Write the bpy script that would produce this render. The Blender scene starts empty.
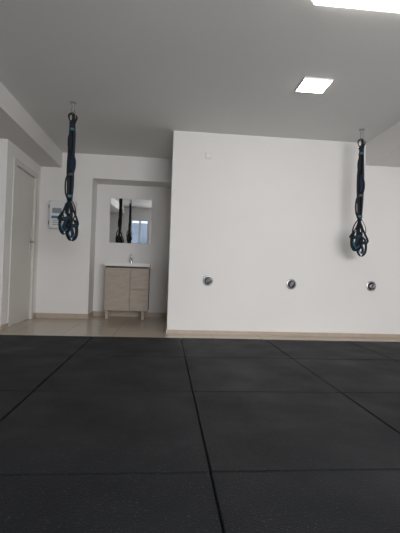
import bpy, bmesh, math, random
from mathutils import Vector, Matrix
random.seed(4)
S = bpy.context.scene
S.view_settings.view_transform = 'Standard'
S.view_settings.look = 'None'
S.view_settings.exposure = 0.0

# ---------------------------------------------------------------- materials
def mat(name, col, rough=0.5, metal=0.0, noise=0.0, nscale=6.0, bump=0.0, bscale=80.0, spec=0.5, emit=None, estr=0.0):
    m = bpy.data.materials.new(name); m.use_nodes = True
    nt = m.node_tree; b = nt.nodes['Principled BSDF']
    b.inputs['Base Color'].default_value = (*col, 1)
    b.inputs['Roughness'].default_value = rough
    b.inputs['Metallic'].default_value = metal
    b.inputs['Specular IOR Level'].default_value = spec
    tc = nt.nodes.new('ShaderNodeTexCoord')
    if noise > 0:
        n = nt.nodes.new('ShaderNodeTexNoise'); n.inputs['Scale'].default_value = nscale
        n.inputs['Detail'].default_value = 6
        nt.links.new(tc.outputs['Object'], n.inputs['Vector'])
        r = nt.nodes.new('ShaderNodeValToRGB')
        r.color_ramp.elements[0].position = 0.3; r.color_ramp.elements[1].position = 0.7
        r.color_ramp.elements[0].color = (*[max(0, c*(1-noise)) for c in col], 1)
        r.color_ramp.elements[1].color = (*[min(1, c*(1+noise)) for c in col], 1)
        nt.links.new(n.outputs['Fac'], r.inputs['Fac'])
        nt.links.new(r.outputs['Color'], b.inputs['Base Color'])
    if bump > 0:
        n2 = nt.nodes.new('ShaderNodeTexNoise'); n2.inputs['Scale'].default_value = bscale
        nt.links.new(tc.outputs['Object'], n2.inputs['Vector'])
        bp = nt.nodes.new('ShaderNodeBump'); bp.inputs['Strength'].default_value = bump
        bp.inputs['Distance'].default_value = 0.01
        nt.links.new(n2.outputs['Fac'], bp.inputs['Height'])
        nt.links.new(bp.outputs['Normal'], b.inputs['Normal'])
    if emit:
        b.inputs['Emission Color'].default_value = (*emit, 1)
        b.inputs['Emission Strength'].default_value = estr
    return m

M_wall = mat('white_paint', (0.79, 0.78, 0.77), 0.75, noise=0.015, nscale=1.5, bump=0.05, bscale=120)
M_beam = mat('beam_white_shaded', (0.70, 0.69, 0.68), 0.8, noise=0.015, nscale=1.5, bump=0.05, bscale=120)  # wall white made greyer: the left beam's shading is put into the colour
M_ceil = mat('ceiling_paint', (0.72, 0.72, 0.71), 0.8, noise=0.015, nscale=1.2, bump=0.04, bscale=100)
M_door = mat('door_paint', (0.66, 0.645, 0.60), 0.45, noise=0.01, nscale=2)
M_base = mat('baseboard_tile', (0.46, 0.385, 0.31), 0.35, noise=0.08, nscale=9)
M_chrome = mat('chrome', (0.75, 0.75, 0.76), 0.18, 1.0)
M_steel = mat('brushed_steel', (0.42, 0.42, 0.43), 0.35, 1.0)
M_dark = mat('dark_metal', (0.03, 0.03, 0.035), 0.45, 0.4)
M_black = mat('black_webbing', (0.007, 0.009, 0.013), 0.8, bump=0.3, bscale=500)
M_navy = mat('navy_webbing', (0.008, 0.020, 0.045), 0.75, bump=0.3, bscale=500)
M_blue = mat('teal_blue_webbing', (0.02, 0.15, 0.23), 0.7)
M_foam = mat('foam_grip', (0.012, 0.045, 0.07), 0.9, bump=0.4, bscale=300)
M_ceramic = mat('ceramic', (0.85, 0.85, 0.84), 0.12)
M_plastic = mat('white_plastic', (0.74, 0.75, 0.76), 0.4)
M_bluep = mat('blue_plastic', (0.05, 0.20, 0.42), 0.4)
M_greyp = mat('grey_plastic', (0.25, 0.28, 0.32), 0.4)
M_frame = mat('window_frame_pvc', (0.8, 0.8, 0.8), 0.35)
M_lamp = mat('lamp_diffuser', (0.9, 0.9, 0.9), 0.5, emit=(1.0, 0.97, 0.91), estr=13.0)
M_mirror = mat('mirror_silver', (0.93, 0.95, 0.95), 0.01, 1.0)
M_ground = mat('outdoor_ground', (0.25, 0.26, 0.25), 0.9, noise=0.2, nscale=1)
M_facade = mat('neighbour_facade', (0.35, 0.40, 0.47), 0.9, noise=0.2, nscale=1)
M_under = mat('rubber_underlay', (0.006, 0.006, 0.007), 0.9, noise=0.1, nscale=30)

def rubber():
    m = bpy.data.materials.new('black_rubber'); m.use_nodes = True
    nt = m.node_tree; b = nt.nodes['Principled BSDF']
    tc = nt.nodes.new('ShaderNodeTexCoord')
    def noise(s, d=5):
        n = nt.nodes.new('ShaderNodeTexNoise'); n.inputs['Scale'].default_value = s
        n.inputs['Detail'].default_value = d
        nt.links.new(tc.outputs['Object'], n.inputs['Vector']); return n
    def ramp(n, p0, c0, p1, c1):
        r = nt.nodes.new('ShaderNodeValToRGB')
        r.color_ramp.elements[0].position = p0; r.color_ramp.elements[1].position = p1
        r.color_ramp.elements[0].color = (*c0, 1); r.color_ramp.elements[1].color = (*c1, 1)
        nt.links.new(n.outputs['Fac'], r.inputs['Fac']); return r
    big = ramp(noise(1.6, 10), 0.35, (0.0058, 0.0066, 0.0084), 0.7, (0.0125, 0.014, 0.0168))
    fleck = ramp(noise(130, 3), 0.62, (0, 0, 0), 0.74, (0.05, 0.054, 0.06))
    mx = nt.nodes.new('ShaderNodeMix'); mx.data_type = 'RGBA'; mx.blend_type = 'ADD'
    mx.inputs['Factor'].default_value = 1.0
    nt.links.new(big.outputs['Color'], mx.inputs['A']); nt.links.new(fleck.outputs['Color'], mx.inputs['B'])
    nt.links.new(mx.outputs['Result'], b.inputs['Base Color'])
    rr = ramp(noise(2.5, 6), 0.3, (0.54,)*3, 0.7, (0.74,)*3)
    nt.links.new(rr.outputs['Color'], b.inputs['Roughness'])
    b.inputs['Specular IOR Level'].default_value = 0.23
    bp = nt.nodes.new('ShaderNodeBump'); bp.inputs['Strength'].default_value = 0.6; bp.inputs['Distance'].default_value = 0.005
    nt.links.new(noise(150, 3).outputs['Fac'], bp.inputs['Height'])
    nt.links.new(bp.outputs['Normal'], b.inputs['Normal'])
    return m
M_rubber = rubber()

def tile():
    m = bpy.data.materials.new('beige_floor_tile'); m.use_nodes = True
    nt = m.node_tree; b = nt.nodes['Principled BSDF']
    tc = nt.nodes.new('ShaderNodeTexCoord')
    br = nt.nodes.new('ShaderNodeTexBrick')
    br.offset = 0.0; br.inputs['Scale'].default_value = 1.0
    br.inputs['Brick Width'].default_value = 0.6; br.inputs['Row Height'].default_value = 0.6
    br.inputs['Mortar Size'].default_value = 0.003
    br.inputs['Color1'].default_value = (0.43, 0.365, 0.29, 1)
    br.inputs['Color2'].default_value = (0.46, 0.39, 0.31, 1)
    br.inputs['Mortar'].default_value = (0.25, 0.21, 0.17, 1)
    nt.links.new(tc.outputs['Object'], br.inputs['Vector'])
    nt.links.new(br.outputs['Color'], b.inputs['Base Color'])
    b.inputs['Roughness'].default_value = 0.22
    return m
M_tile = tile()

def wood():
    m = bpy.data.materials.new('greige_oak_laminate'); m.use_nodes = True
    nt = m.node_tree; b = nt.nodes['Principled BSDF']
    tc = nt.nodes.new('ShaderNodeTexCoord'); mp = nt.nodes.new('ShaderNodeMapping')
    mp.inputs['Scale'].default_value = (3, 3, 12)
    n = nt.nodes.new('ShaderNodeTexNoise'); n.inputs['Scale'].default_value = 2.0; n.inputs['Detail'].default_value = 8
    r = nt.nodes.new('ShaderNodeValToRGB')
    r.color_ramp.elements[0].position = 0.3; r.color_ramp.elements[1].position = 0.7
    r.color_ramp.elements[0].color = (0.35, 0.295, 0.25, 1); r.color_ramp.elements[1].color = (0.43, 0.37, 0.315, 1)
    nt.links.new(tc.outputs['Object'], mp.inputs['Vector']); nt.links.new(mp.outputs['Vector'], n.inputs['Vector'])
    nt.links.new(n.outputs['Fac'], r.inputs['Fac']); nt.links.new(r.outputs['Color'], b.inputs['Base Color'])
    b.inputs['Roughness'].default_value = 0.5
    return m
M_wood = wood()

# ---------------------------------------------------------------- helpers
def finish(bm, name, m, parent=None, loc=(0, 0, 0), smooth=False):
    bmesh.ops.recalc_face_normals(bm, faces=bm.faces)
    me = bpy.data.meshes.new(name); bm.to_mesh(me); bm.free()
    if smooth:
        for p in me.polygons: p.use_smooth = True
    me.materials.append(m)
    o = bpy.data.objects.new(name, me); S.collection.objects.link(o)
    o.location = loc
    if parent: o.parent = parent
    return o
def addbox(bm, b):
    x0, x1, y0, y1, z0, z1 = b
    vs = [bm.verts.new(p) for p in [(x0,y0,z0),(x1,y0,z0),(x1,y1,z0),(x0,y1,z0),(x0,y0,z1),(x1,y0,z1),(x1,y1,z1),(x0,y1,z1)]]
    for f in [(0,3,2,1),(4,5,6,7),(0,1,5,4),(1,2,6,5),(2,3,7,6),(3,0,4,7)]:
        bm.faces.new([vs[i] for i in f])
def boxes(name, bl, m, parent=None, loc=(0,0,0), bevel=0.0, seg=2):
    bm = bmesh.new()
    for b in bl: addbox(bm, b)
    if bevel > 0:
        bmesh.ops.bevel(bm, geom=bm.edges[:], offset=bevel, segments=seg, affect='EDGES', profile=0.5)
    return finish(bm, name, m, parent, loc)
def empty(name, loc):
    e = bpy.data.objects.new(name, None); e.empty_display_size = 0.1
    S.collection.objects.link(e); e.location = loc; return e
def lathe(name, prof, m, axis='Z', parent=None, loc=(0,0,0), n=40):
    bm = bmesh.new(); rings = []
    for r, h in prof:
        ring = []
        for i in range(n):
            a = 2*math.pi*i/n
            c, s = r*math.cos(a), r*math.sin(a)
            p = {'Z': (c, s, h), 'Y': (c, h, s), 'X': (h, c, s)}[axis]
            ring.append(bm.verts.new(p))
        rings.append(ring)
    for k in range(len(rings)-1):
        for i in range(n):
            bm.faces.new([rings[k][i], rings[k][(i+1) % n], rings[k+1][(i+1) % n], rings[k+1][i]])
    bm.faces.new(rings[0]); bm.faces.new(rings[-1])
    o = finish(bm, name, m, parent, loc, True)
    e = o.modifiers.new('es', 'EDGE_SPLIT'); e.split_angle = math.radians(35)
    return o
def tube(name, pts, r, m, parent=None, loc=(0,0,0), closed=False, n=10):
    bm = bmesh.new(); pts = [Vector(p) for p in pts]; N = len(pts); rings = []
    prev = None
    for i, p in enumerate(pts):
        a = pts[(i-1) % N] if (closed or i > 0) else p
        b = pts[(i+1) % N] if (closed or i < N-1) else p
        t = (b-a).normalized()
        ref = prev if prev is not None else (Vector((0,1,0)) if abs(t.y) < 0.9 else Vector((1,0,0)))
        u = (ref - t*ref.dot(t)).normalized(); prev = u; v = t.cross(u)
        rings.append([bm.verts.new(p + r*(math.cos(2*math.pi*k/n)*u + math.sin(2*math.pi*k/n)*v)) for k in range(n)])
    for i in range(N if closed else N-1):
        A, B = rings[i], rings[(i+1) % N]
        for k in range(n): bm.faces.new([A[k], A[(k+1) % n], B[(k+1) % n], B[k]])
    if not closed: bm.faces.new(rings[0]); bm.faces.new(rings[-1])
    return finish(bm, name, m, parent, loc, True)
def smoothpath(P, closed=False, k=6):
    P = [Vector(p) for p in P]; N = len(P); out = []
    rng = range(N) if closed else range(N-1)
    for i in rng:
        p0 = P[(i-1) % N] if closed or i > 0 else P[0]
        p1 = P[i]; p2 = P[(i+1) % N]
        p3 = P[(i+2) % N] if closed or i+2 < N else P[-1]
        for j in range(k):
            t = j/k
            out.append(0.5*((2*p1)+(-p0+p2)*t+(2*p0-5*p1+4*p2-p3)*t*t+(-p0+3*p1-3*p2+p3)*t*t*t))
    if not closed: out.append(P[-1])
    return out
def ribbon(name, P, w, m, ang=0.0, twist=0.0, closed=False, parent=None, th=0.003):
    pts = smoothpath(P, closed); N = len(pts); bm = bmesh.new(); rings = []
    for i, p in enumerate(pts):
        a = pts[(i-1) % N] if (closed or i > 0) else p
        b = pts[(i+1) % N] if (closed or i < N-1) else p
        t = (b-a).normalized()
        g = ang + twist*i/N
        wd = Vector((math.cos(g), math.sin(g), 0.0))
        wd = wd - t*wd.dot(t)
        wd.normalize(); nn = t.cross(wd)
        rings.append([bm.verts.new(p + wd*sx*w/2 + nn*sy*th/2) for sx, sy in ((-1,-1),(1,-1),(1,1),(-1,1))])
    for i in range(N if closed else N-1):
        A, B = rings[i], rings[(i+1) % N]
        for k in range(4): bm.faces.new([A[k], A[(k+1) % 4], B[(k+1) % 4], B[k]])
    if not closed: bm.faces.new(rings[0]); bm.faces.new(rings[-1])
    return finish(bm, name, m, parent)

# ---------------------------------------------------------------- room shell
H = 2.60; YB = -2.0; YM = 4.94; YH = 6.20; YN = 6.62
XL = -3.6; XR = 3.5; XD = -2.0; XM = 0.04
boxes('floor', [(XL-0.12, XR+0.12, YB-0.12, 6.85, -0.1, 0)], M_tile)
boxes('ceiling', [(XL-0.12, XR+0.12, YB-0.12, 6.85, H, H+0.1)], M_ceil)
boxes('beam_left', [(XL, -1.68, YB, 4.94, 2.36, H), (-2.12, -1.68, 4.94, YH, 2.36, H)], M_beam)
boxes('beam_right', [(2.62, XR, YB, YM, 2.30, H)], M_wall)
boxes('wall_main', [(XM, XR+0.12, YM, YM+0.12, 0, H), (XM, XM+0.12, YM+0.12, 6.85, 0, H)], M_wall)
boxes('wall_hall_back', [(XD-0.12, -1.20, YH, 6.85, 0, H), (-1.20, XM, YH, YN, 2.22, H), (-1.20, XM, YN, 6.85, 0, H)], M_wall)
boxes('wall_left_front', [(XL-0.12, XD, YM, YM+0.12, 0, 2.36)], M_wall)
boxes('wall_hall_left', [(XD-0.12, XD, YM+0.12, 5.20, 0, 2.36), (XD-0.12, XD, 6.02, YH, 0, 2.36), (XD-0.12, XD, 5.20, 6.02, 2.16, 2.36)], M_wall)
boxes('wall_left', [(XL-0.12, XL, YB, YM, 0, H)], M_wall)
boxes('wall_right', [(XR, XR+0.12, YB, YM, 0, H)], M_wall)
W1 = (0.1, 2.9, 0.7, 2.25); W2 = (-1.42, -0.72, 0.85, 2.15)
boxes('wall_back', [
    (XL-0.12, W2[0], YB-0.12, YB, 0, H), (W2[1], W1[0], YB-0.12, YB, 0, H), (W1[1], XR+0.12, YB-0.12, YB, 0, H),
    (W2[0], W2[1], YB-0.12, YB, 0, W2[2]), (W2[0], W2[1], YB-0.12, YB, W2[3], H),
    (W1[0], W1[1], YB-0.12, YB, 0, W1[2]), (W1[0], W1[1], YB-0.12, YB, W1[3], H)], M_wall)
def window(name, w, nmul):
    x0, x1, z0, z1 = w; f = 0.055; y0, y1 = YB-0.09, YB-0.03
    bl = [(x0, x1, y0, y1, z0, z0+f), (x0, x1, y0, y1, z1-f, z1), (x0, x0+f, y0, y1, z0+f, z1-f), (x1-f, x1, y0, y1, z0+f, z1-f)]
    for i in range(1, nmul+1):
        xc = x0 + (x1-x0)*i/(nmul+1)
        bl.append((xc-0.035, xc+0.035, y0, y1, z0+f, z1-f))
    boxes(name, bl, M_frame)
window('window_1', W1, 3); window('window_2', W2, 1)
bh = 0.045
boxes('baseboard_main', [(XM-0.012, XR, YM-0.012, YM, 0, bh), (XM-0.012, XM, YM, YN, 0, bh)], M_base)
boxes('baseboard_hall', [(XD, -1.20, YH-0.012, YH, 0, 0.075), (-1.20, -1.188, YH-0.012, YN, 0, 0.075), (-1.188, XM-0.012, YN-0.012, YN, 0, 0.075),
                         (XD, XD+0.012, 6.06, YH-0.012, 0, 0.075)], M_base)
boxes('baseboard_left', [(XL, XD+0.012, YM-0.012, YM, 0, bh), (XD, XD+0.012, YM, 5.14, 0, 0.06)], M_base)

# door in hall
d = empty('door_1', (XD, 5.6, 0))
boxes('slab', [(-0.06, -0.02, -0.36, 0.38, 0.008, 2.12)], M_door, d, bevel=0.003)
boxes('frame', [(-0.12, 0.012, -0.46, -0.365, 0, 2.2), (-0.12, 0.012, 0.385, 0.46, 0, 2.2), (-0.12, 0.012, -0.365, 0.385, 2.125, 2.2)], M_door, d, bevel=0.003)
lathe('rose', [(0.026, 0), (0.026, 0.008), (0.012, 0.010), (0.010, 0.045)], M_steel, 'X', d, (-0.02, 0.31, 1.16))
tube('lever', [(0.03, 0.31, 1.16), (0.035, 0.25, 1.16), (0.035, 0.18, 1.16)], 0.009, M_steel, d)
boxes('handle_plate', [(-0.02, -0.014, 0.29, 0.33, 1.04, 1.22)], M_steel, d, bevel=0.002)

# ---------------------------------------------------------------- rubber mats
bm = bmesh.new(); g = 0.003
xs = [XL+0.01] + [-2.8, -1.8, -0.8, 0.2, 1.2, 2.2, 3.2] + [XR-0.01]
ys = [YB+0.01, -1.5, -0.5, 0.5, 1.5, 2.5, 3.5, 4.5]
for i in range(len(xs)-1):
    for j in range(len(ys)-1):
        q = lambda: random.uniform(-.0012, .0012)
        addbox(bm, (xs[i]+g+q(), xs[i+1]-g+q(), ys[j]+g+q(), ys[j+1]-g+q(), 0.003, 0.02+random.uniform(-0.002, 0.002)))
bmesh.ops.bevel(bm, geom=bm.edges[:], offset=0.004, segments=2, affect='EDGES')
nf = len(bm.faces)
addbox(bm, (XL+0.012, XR-0.012, YB+0.012, 4.49, 0.0, 0.0028))
bm.faces.ensure_lookup_table()
for f in bm.faces[nf:]: f.material_index = 1
mats_o = finish(bm, 'rubber_floor', M_rubber)
mats_o.data.materials.append(M_under)

# ---------------------------------------------------------------- ceiling lights
l = empty('ceiling_panel_light', (1.33, 3.505, H))
boxes('housing', [(-0.135, 0.135, -0.128, 0.128, -0.016, 0)], M_plastic, l, bevel=0.003)
boxes('diffuser', [(-0.129, 0.129, -0.122, 0.122, -0.019, -0.0165)], M_lamp, l)
l = empty('linear_ceiling_light', (1.49, 2.335, H))
boxes('housing', [(-0.62, 0.62, -0.07, 0.07, -0.03, 0)], M_plastic, l, bevel=0.004)
boxes('diffuser', [(-0.60, 0.60, -0.062, 0.062, -0.055, -0.0305)], M_lamp, l, bevel=0.01)

# ---------------------------------------------------------------- suspension trainers
def trainer(name, loc, L, seed, rot=0.0):
    R = random.Random(seed); e = empty(name, loc); e.rotation_euler = (0, 0, rot)
    lathe('ceiling_plate', [(0.035, 0), (0.035, -0.006), (0.012, -0.010), (0.012, -0.016)], M_steel, 'Z', e)
    tube('eye', [(0.016*math.cos(a), 0, -0.030+0.016*math.sin(a)) for a in [i*2*math.pi/16 for i in range(16)]], 0.004, M_steel, e, closed=True)
    tube('carabiner', smoothpath([(0, 0.0, -0.04), (0.014, 0.004, -0.06), (0.015, 0.004, -0.10), (0, 0, -0.125), (-0.013, -0.004, -0.10), (-0.012, -0.004, -0.06)], True), 0.0045, M_steel, e, closed=True)
    ribbon('anchor_loop', [(0, 0, -0.115), (0.034, 0, -0.135), (0.040, 0, -0.17), (0.014, 0.0, -0.22), (-0.016, 0, -0.22), (-0.040, 0, -0.17), (-0.034, 0, -0.135)], 0.034, M_black, math.pi/2-0.5, closed=True, parent=e)
    ribbon('anchor_tail', [(0.0, -0.012, -0.125), (0.01, -0.018, -0.17), (-0.006, -0.018, -0.24)], 0.034, M_black, 0.2, 0.3, parent=e)
    tube('wrap', [(0.026*math.cos(a), 0.019*math.sin(a), -0.225+0.008*math.cos(a)) for a in [i*math.pi/6 for i in range(12)]], 0.010, M_black, e, closed=True)
    zt, zb = -0.20, -(L-0.44)
    for s, (ox, an, tw, mm) in enumerate([(-0.020, 0.10, 0.25, M_black), (0.018, -0.2, 0.3, M_navy), (0.006, 0.35, -0.4, M_black), (-0.006, 0.0, 0.1, M_black)]):
        P = []
        n = 5
        for i in range(n+1):
            t = i/n
            P.append((ox*(0.5+0.7*math.sin(math.pi*t)) + R.uniform(-0.004, 0.004), (s-1.5)*0.008, zt+(zb-zt)*t))
        ribbon('long_strap_%d' % (s+1), P, 0.038, mm, an, tw, parent=e)
    for i, (zc, hh) in enumerate([(-0.42, 0.13), (-0.66, 0.13), (-0.90, 0.17)]):
        sx = 1 if i % 2 else -1
        zc = zc*L/1.5
        bw = 0.036 + 0.007*i
        ribbon('slack_loop_%d' % (i+1), [(0, -0.02, zc+hh), (sx*bw*0.8, -0.024, zc+hh*0.5), (sx*bw, -0.024, zc), (sx*bw*0.8, -0.024, zc-hh*0.6), (0, -0.02, zc-hh), (-sx*0.008, -0.02, zc)],
               0.030, M_navy if i == 1 else M_black, math.pi/2-0.5*sx, closed=True, parent=e)
    for i, z in enumerate((-0.30, -0.52*L, zb+0.05)):
        boxes('buckle_%d' % (i+1), [(-0.028, 0.028, -0.030, 0.026, z-0.02, z+0.02)], M_dark, e, bevel=0.005)
        boxes('buckle_tab_%d' % (i+1), [(-0.016, 0.016, -0.036, -0.0305, z-0.010, z+0.012)], M_dark if i == 1 else M_blue, e, bevel=0.002)
    for s in (-1, 1):
        sd = 'l' if s < 0 else 'r'
        zc = zb-0.02; yy = 0.04*s
        hx = 0.036*s + R.uniform(-0.008, 0.008); hz = zb-0.20 - 0.06*(s > 0)
        w = 0.062; dy = 0.025
        ribbon('handle_web_'+sd, [(0, yy*0.3, zc+0.03), (hx*0.4-w*0.45, yy, zc-0.07), (hx-w, yy+dy, hz+0.02), (hx-w, yy+dy, hz-0.012), (hx-w*0.2, yy+dy*0.3, hz-0.008), (hx+w*0.5, yy-dy*0.6, hz-0.008), (hx+w, yy-dy, hz+0.02), (hx*0.4+w*0.45, yy, zc-0.07)],
               0.030, M_navy, math.pi/2+0.6*s, closed=True, parent=e)
        tube('foam_grip_'+sd, [(hx-w*0.85, yy+dy*0.85, hz+0.010*s), (hx, yy, hz+0.001), (hx+w*0.85, yy-dy*0.85, hz-0.010*s)], 0.021, M_foam, e, n=16)
        for q in (-1, 1):
            tube('grip_cap_%s' % sd, [(hx+q*w*0.80, yy-q*dy*0.80, hz-q*0.0094*s), (hx+q*w*0.92, yy-q*dy*0.92, hz-q*0.0108*s)], 0.024, M_dark, e, n=16)
        cz = hz-0.03; c = hx*0.95
        ribbon('foot_cradle_'+sd, [(c-0.035, yy, cz+0.08), (c-0.050, yy, cz), (c-0.042, yy, cz-0.085), (c-0.005, yy, cz-0.135), (c+0.038, yy, cz-0.10), (c+0.050, yy, cz-0.02), (c+0.034, yy, cz+0.07), (c, yy+0.01, cz+0.10)],
               0.052, M_black, math.pi/2-0.7*s, closed=True, parent=e)
        ribbon('cradle_pad_'+sd, [(c-0.02*s, yy-0.018, cz+0.05), (c-0.008*s, yy-0.024, cz), (c+0.01*s, yy-0.024, cz-0.06), (c, yy-0.015, cz-0.11)], 0.040, M_navy, 0.3*s, 0.5*s, parent=e)
        ribbon('cradle_trim_'+sd, [(c-0.040, yy-0.03, cz-0.02), (c-0.03, yy-0.034, cz-0.07), (c+0.0, yy-0.036, cz-0.105), (c+0.032, yy-0.034, cz-0.075)],
               0.020, M_blue, 0.9*s, parent=e)
        ribbon('loose_end_'+sd, [(0, -0.03*s, zc), (0.03*s, -0.045, zc-0.10), (-0.03*s, -0.05, zc-0.2), (0.01*s, -0.045, zc-0.27)], 0.030, M_black, 0.3*s, 0.8, parent=e)
        ribbon('loose_loop_'+sd, [(0, -0.04*s, zc+0.04), (0.05*s, -0.05*s, zc-0.03), (0.066*s, -0.05*s, zc-0.12), (0.03*s, -0.05*s, zc-0.19), (-0.01*s, -0.05*s, zc-0.12)], 0.028, M_black, math.pi/2-0.4*s, closed=True, parent=e)
    return e
trainer('suspension_trainer', (-1.07, 4.30, H), 1.52, 1, 0.2)
trainer('suspension_trainer', (2.33, 4.50, H), 1.56, 2, -0.3)
trainer('suspension_trainer', (-1.10, 1.70, H), 1.45, 3, 0.5)

# ---------------------------------------------------------------- wall anchors
def anchor(x, z, a0):
    e = empty('wall_anchor', (x, YM, z))
    lathe('plate', [(0.068, 0), (0.068, -0.006), (0.064, -0.009), (0.052, -0.010), (0.050, -0.006)], M_steel, 'Y', e)
    lathe('cup', [(0.049, -0.006), (0.049, -0.014), (0.042, -0.020), (0.018, -0.022)], M_dark, 'Y', e)
    for i in range(4):
        a = a0+i*math.pi/2
        lathe('screw_%d' % (i+1), [(0.005, -0.008), (0.005, -0.013), (0.003, -0.014)], M_chrome, 'Y', e, (0.059*math.cos(a), 0, 0.059*math.sin(a)), 12)
    ca, sa = math.cos(a0), math.sin(a0)
    tube('eye_ring', [(0.028*math.cos(t)*ca, -0.032-0.006*math.cos(t), 0.022*math.sin(t)+0.022*math.cos(t)*sa) for t in [i*2*math.pi/24 for i in range(24)]], 0.006, M_steel, e, closed=True)
    tube('eye_shank', [(0, -0.018, 0.0), (0, -0.036, 0.0)], 0.010, M_steel, e)
    tube('cross_bar', [(-0.028*ca, -0.034, -0.02*sa), (0.028*ca, -0.034, 0.02*sa)], 0.005, M_steel, e)
for x, z, a0 in ((0.545, 0.69, 0.5), (1.646, 0.675, 1.0), (2.746, 0.68, 0.2)):
    anchor(x, z, a0)

e = empty('wall_cover_plate', (0.50, YM, 2.30))
boxes('plate', [(-0.042, 0.042, -0.016, 0, -0.042, 0.042)], M_plastic, e, bevel=0.003)
boxes('rocker', [(-0.026, 0.026, -0.021, -0.0162, -0.026, 0.026)], M_ceramic, e, bevel=0.002)

# ---------------------------------------------------------------- wall box in hall
e = empty('electrical_panel_box', (-1.62, YH, 1.60))
boxes('case', [(-0.19, 0.20, -0.13, 0, -0.21, 0.22)], M_plastic, e, bevel=0.01)
boxes('lid', [(-0.180, 0.19, -0.145, -0.1305, -0.20, 0.21)], M_plastic, e, bevel=0.006)
boxes('display_window', [(-0.14, 0.0, -0.150, -0.1455, 0.02, 0.10)], M_greyp, e, bevel=0.002)
boxes('label', [(0.04, 0.15, -0.149, -0.1455, 0.12, 0.175)], M_bluep, e, bevel=0.001)
boxes('label_strip', [(-0.15, -0.02, -0.149, -0.1455, -0.06, -0.02)], M_bluep, e, bevel=0.001)
boxes('text_lines', [(-0.13, 0.06, -0.1485, -0.1455, -0.10-0.03*i, -0.09-0.03*i) for i in range(3)], M_greyp, e)
boxes('latch', [(0.15, 0.17, -0.157, -0.1455, -0.06, 0.02)], M_dark, e, bevel=0.002)
boxes('hinges', [(-0.198, -0.1905, -0.14, -0.09, 0.10, 0.15), (-0.198, -0.1905, -0.14, -0.09, -0.15, -0.10)], M_greyp, e)

# ---------------------------------------------------------------- vanity
e = empty('bathroom_vanity', (-0.61, 6.19, 0))
W = 0.345; D = 0.40
boxes('carcass', [(-W, W, 0.02, D, 0.135, 0.84)], M_wood, e, bevel=0.002)
boxes('door_front', [(-W+0.003, 0.045, 0.0, 0.0195, 0.14, 0.815)], M_wood, e, bevel=0.003)
boxes('drawer_top', [(0.057, W-0.003, 0.0, 0.0195, 0.489, 0.815)], M_wood, e, bevel=0.003)
boxes('drawer_bottom', [(0.057, W-0.003, 0.0, 0.0195, 0.14, 0.475)], M_wood, e, bevel=0.003)
boxes('finger_rails', [(-W+0.01, W-0.01, 0.004, 0.0195, 0.818, 0.84)], M_dark, e)
boxes('legs', [(-W+0.02, -W+0.065, 0.03, 0.075, 0, 0.135), (W-0.105, W-0.06, 0.03, 0.075, 0, 0.135),
               (-W+0.02, -W+0.065, D-0.075, D-0.03, 0, 0.135), (W-0.065, W-0.02, D-0.075, D-0.03, 0, 0.135)], M_wood, e, bevel=0.002)
bm = bmesh.new()
nx, ny = 36, 22
x0, x1, y0, y1, zt = -W-0.01, W+0.01, -0.012, D+0.002, 0.895
grid = []
for j in range(ny+1):
    row = []
    for i in range(nx+1):
        x = x0+(x1-x0)*i/nx; y = y0+(y1-y0)*j/ny
        u = abs((x)/0.26); v = abs((y-0.17)/0.135)
        q = (u**4+v**4)
        z = zt - 0.035*max(0.0, 1-q)**0.5 if q < 1 else zt
        row.append(bm.verts.new((x, y, z)))
    grid.append(row)
for j in range(ny):
    for i in range(nx):
        bm.faces.new([grid[j][i], grid[j][i+1], grid[j+1][i+1], grid[j+1][i]])
border = grid[0][:] + [grid[j][nx] for j in range(1, ny+1)] + grid[ny][:-1][::-1] + [grid[j][0] for j in range(ny-1, 0, -1)]
low = [bm.verts.new((v.co.x, v.co.y, 0.845)) for v in border]
for i in range(len(border)):
    k = (i+1) % len(border)
    bm.faces.new([border[i], border[k], low[k], low[i]])
bm.faces.new(low)
o = finish(bm, 'basin_top', M_ceramic, e)
lathe('faucet_body', [(0.026, 0), (0.026, 0.006), (0.021, 0.010), (0.020, 0.10), (0.022, 0.105), (0.020, 0.125), (0.010, 0.130)], M_chrome, 'Z', e, (0.03, 0.345, 0.895), 24)
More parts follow.
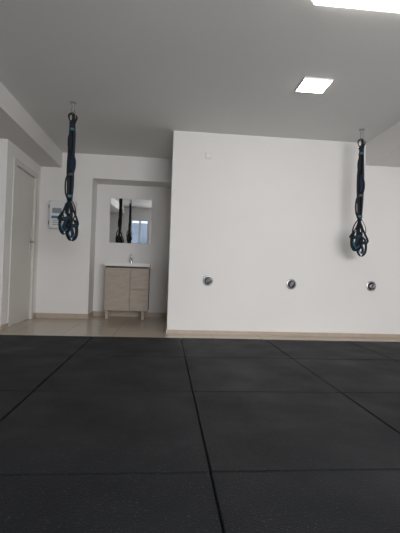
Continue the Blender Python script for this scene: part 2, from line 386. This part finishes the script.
tube('faucet_spout', smoothpath([(0.03, 0.345, 0.955), (0.03, 0.29, 0.975), (0.03, 0.24, 0.965), (0.03, 0.225, 0.945)]), 0.012, M_chrome, e)
tube('faucet_lever', [(0.03, 0.345, 1.022), (0.03, 0.30, 1.035), (0.03, 0.265, 1.045)], 0.007, M_chrome, e)

# mirror, slightly tilted forward
e = empty('wall_mirror', (-0.62, YN-0.002, 1.24))
e.rotation_euler = (math.radians(2.0), 0, 0)
boxes('backing', [(-0.34, 0.34, -0.012, -0.004, 0.004, 0.746)], M_plastic, e)
boxes('glass', [(-0.345, 0.345, -0.017, -0.0125, 0, 0.75)], M_mirror, e, bevel=0.001)

# ---------------------------------------------------------------- outdoors
boxes('outdoor_ground', [(-15, 15, -25, YB-0.14, -0.3, -0.12)], M_ground)
boxes('neighbour_building', [(-9, 9, -18, -14, -0.12, 2.6)], M_facade)

# ---------------------------------------------------------------- lights
w = bpy.data.worlds.new('World'); S.world = w; w.use_nodes = True
bg = w.node_tree.nodes['Background']
bg.inputs['Color'].default_value = (0.78, 0.86, 1.0, 1); bg.inputs['Strength'].default_value = 1.5
def area(name, loc, rot, sx, sy, power, col):
    d = bpy.data.lights.new(name, 'AREA'); d.shape = 'RECTANGLE'; d.size = sx; d.size_y = sy
    d.energy = power; d.color = col
    o = bpy.data.objects.new(name, d); S.collection.objects.link(o); o.location = loc; o.rotation_euler = rot
    return o
area('window_daylight', (1.5, YB-0.3, 1.55), (math.radians(88), 0, 0), 2.8, 1.6, 262, (1.0, 0.98, 0.975))

# ---------------------------------------------------------------- camera
cd = bpy.data.cameras.new('camera'); cam = bpy.data.objects.new('camera', cd); S.collection.objects.link(cam)
cd.lens = 26.0; cd.sensor_width = 36.0; cd.sensor_fit = 'AUTO'; cd.clip_start = 0.05
Rm = Matrix.Rotation(math.radians(-5.05), 4, 'Z') @ Matrix.Rotation(math.radians(90.75), 4, 'X') @ Matrix.Rotation(math.radians(1.9), 4, 'Z')
cam.matrix_world = Matrix.Translation((0, 0, 0.80)) @ Rm
S.camera = cam
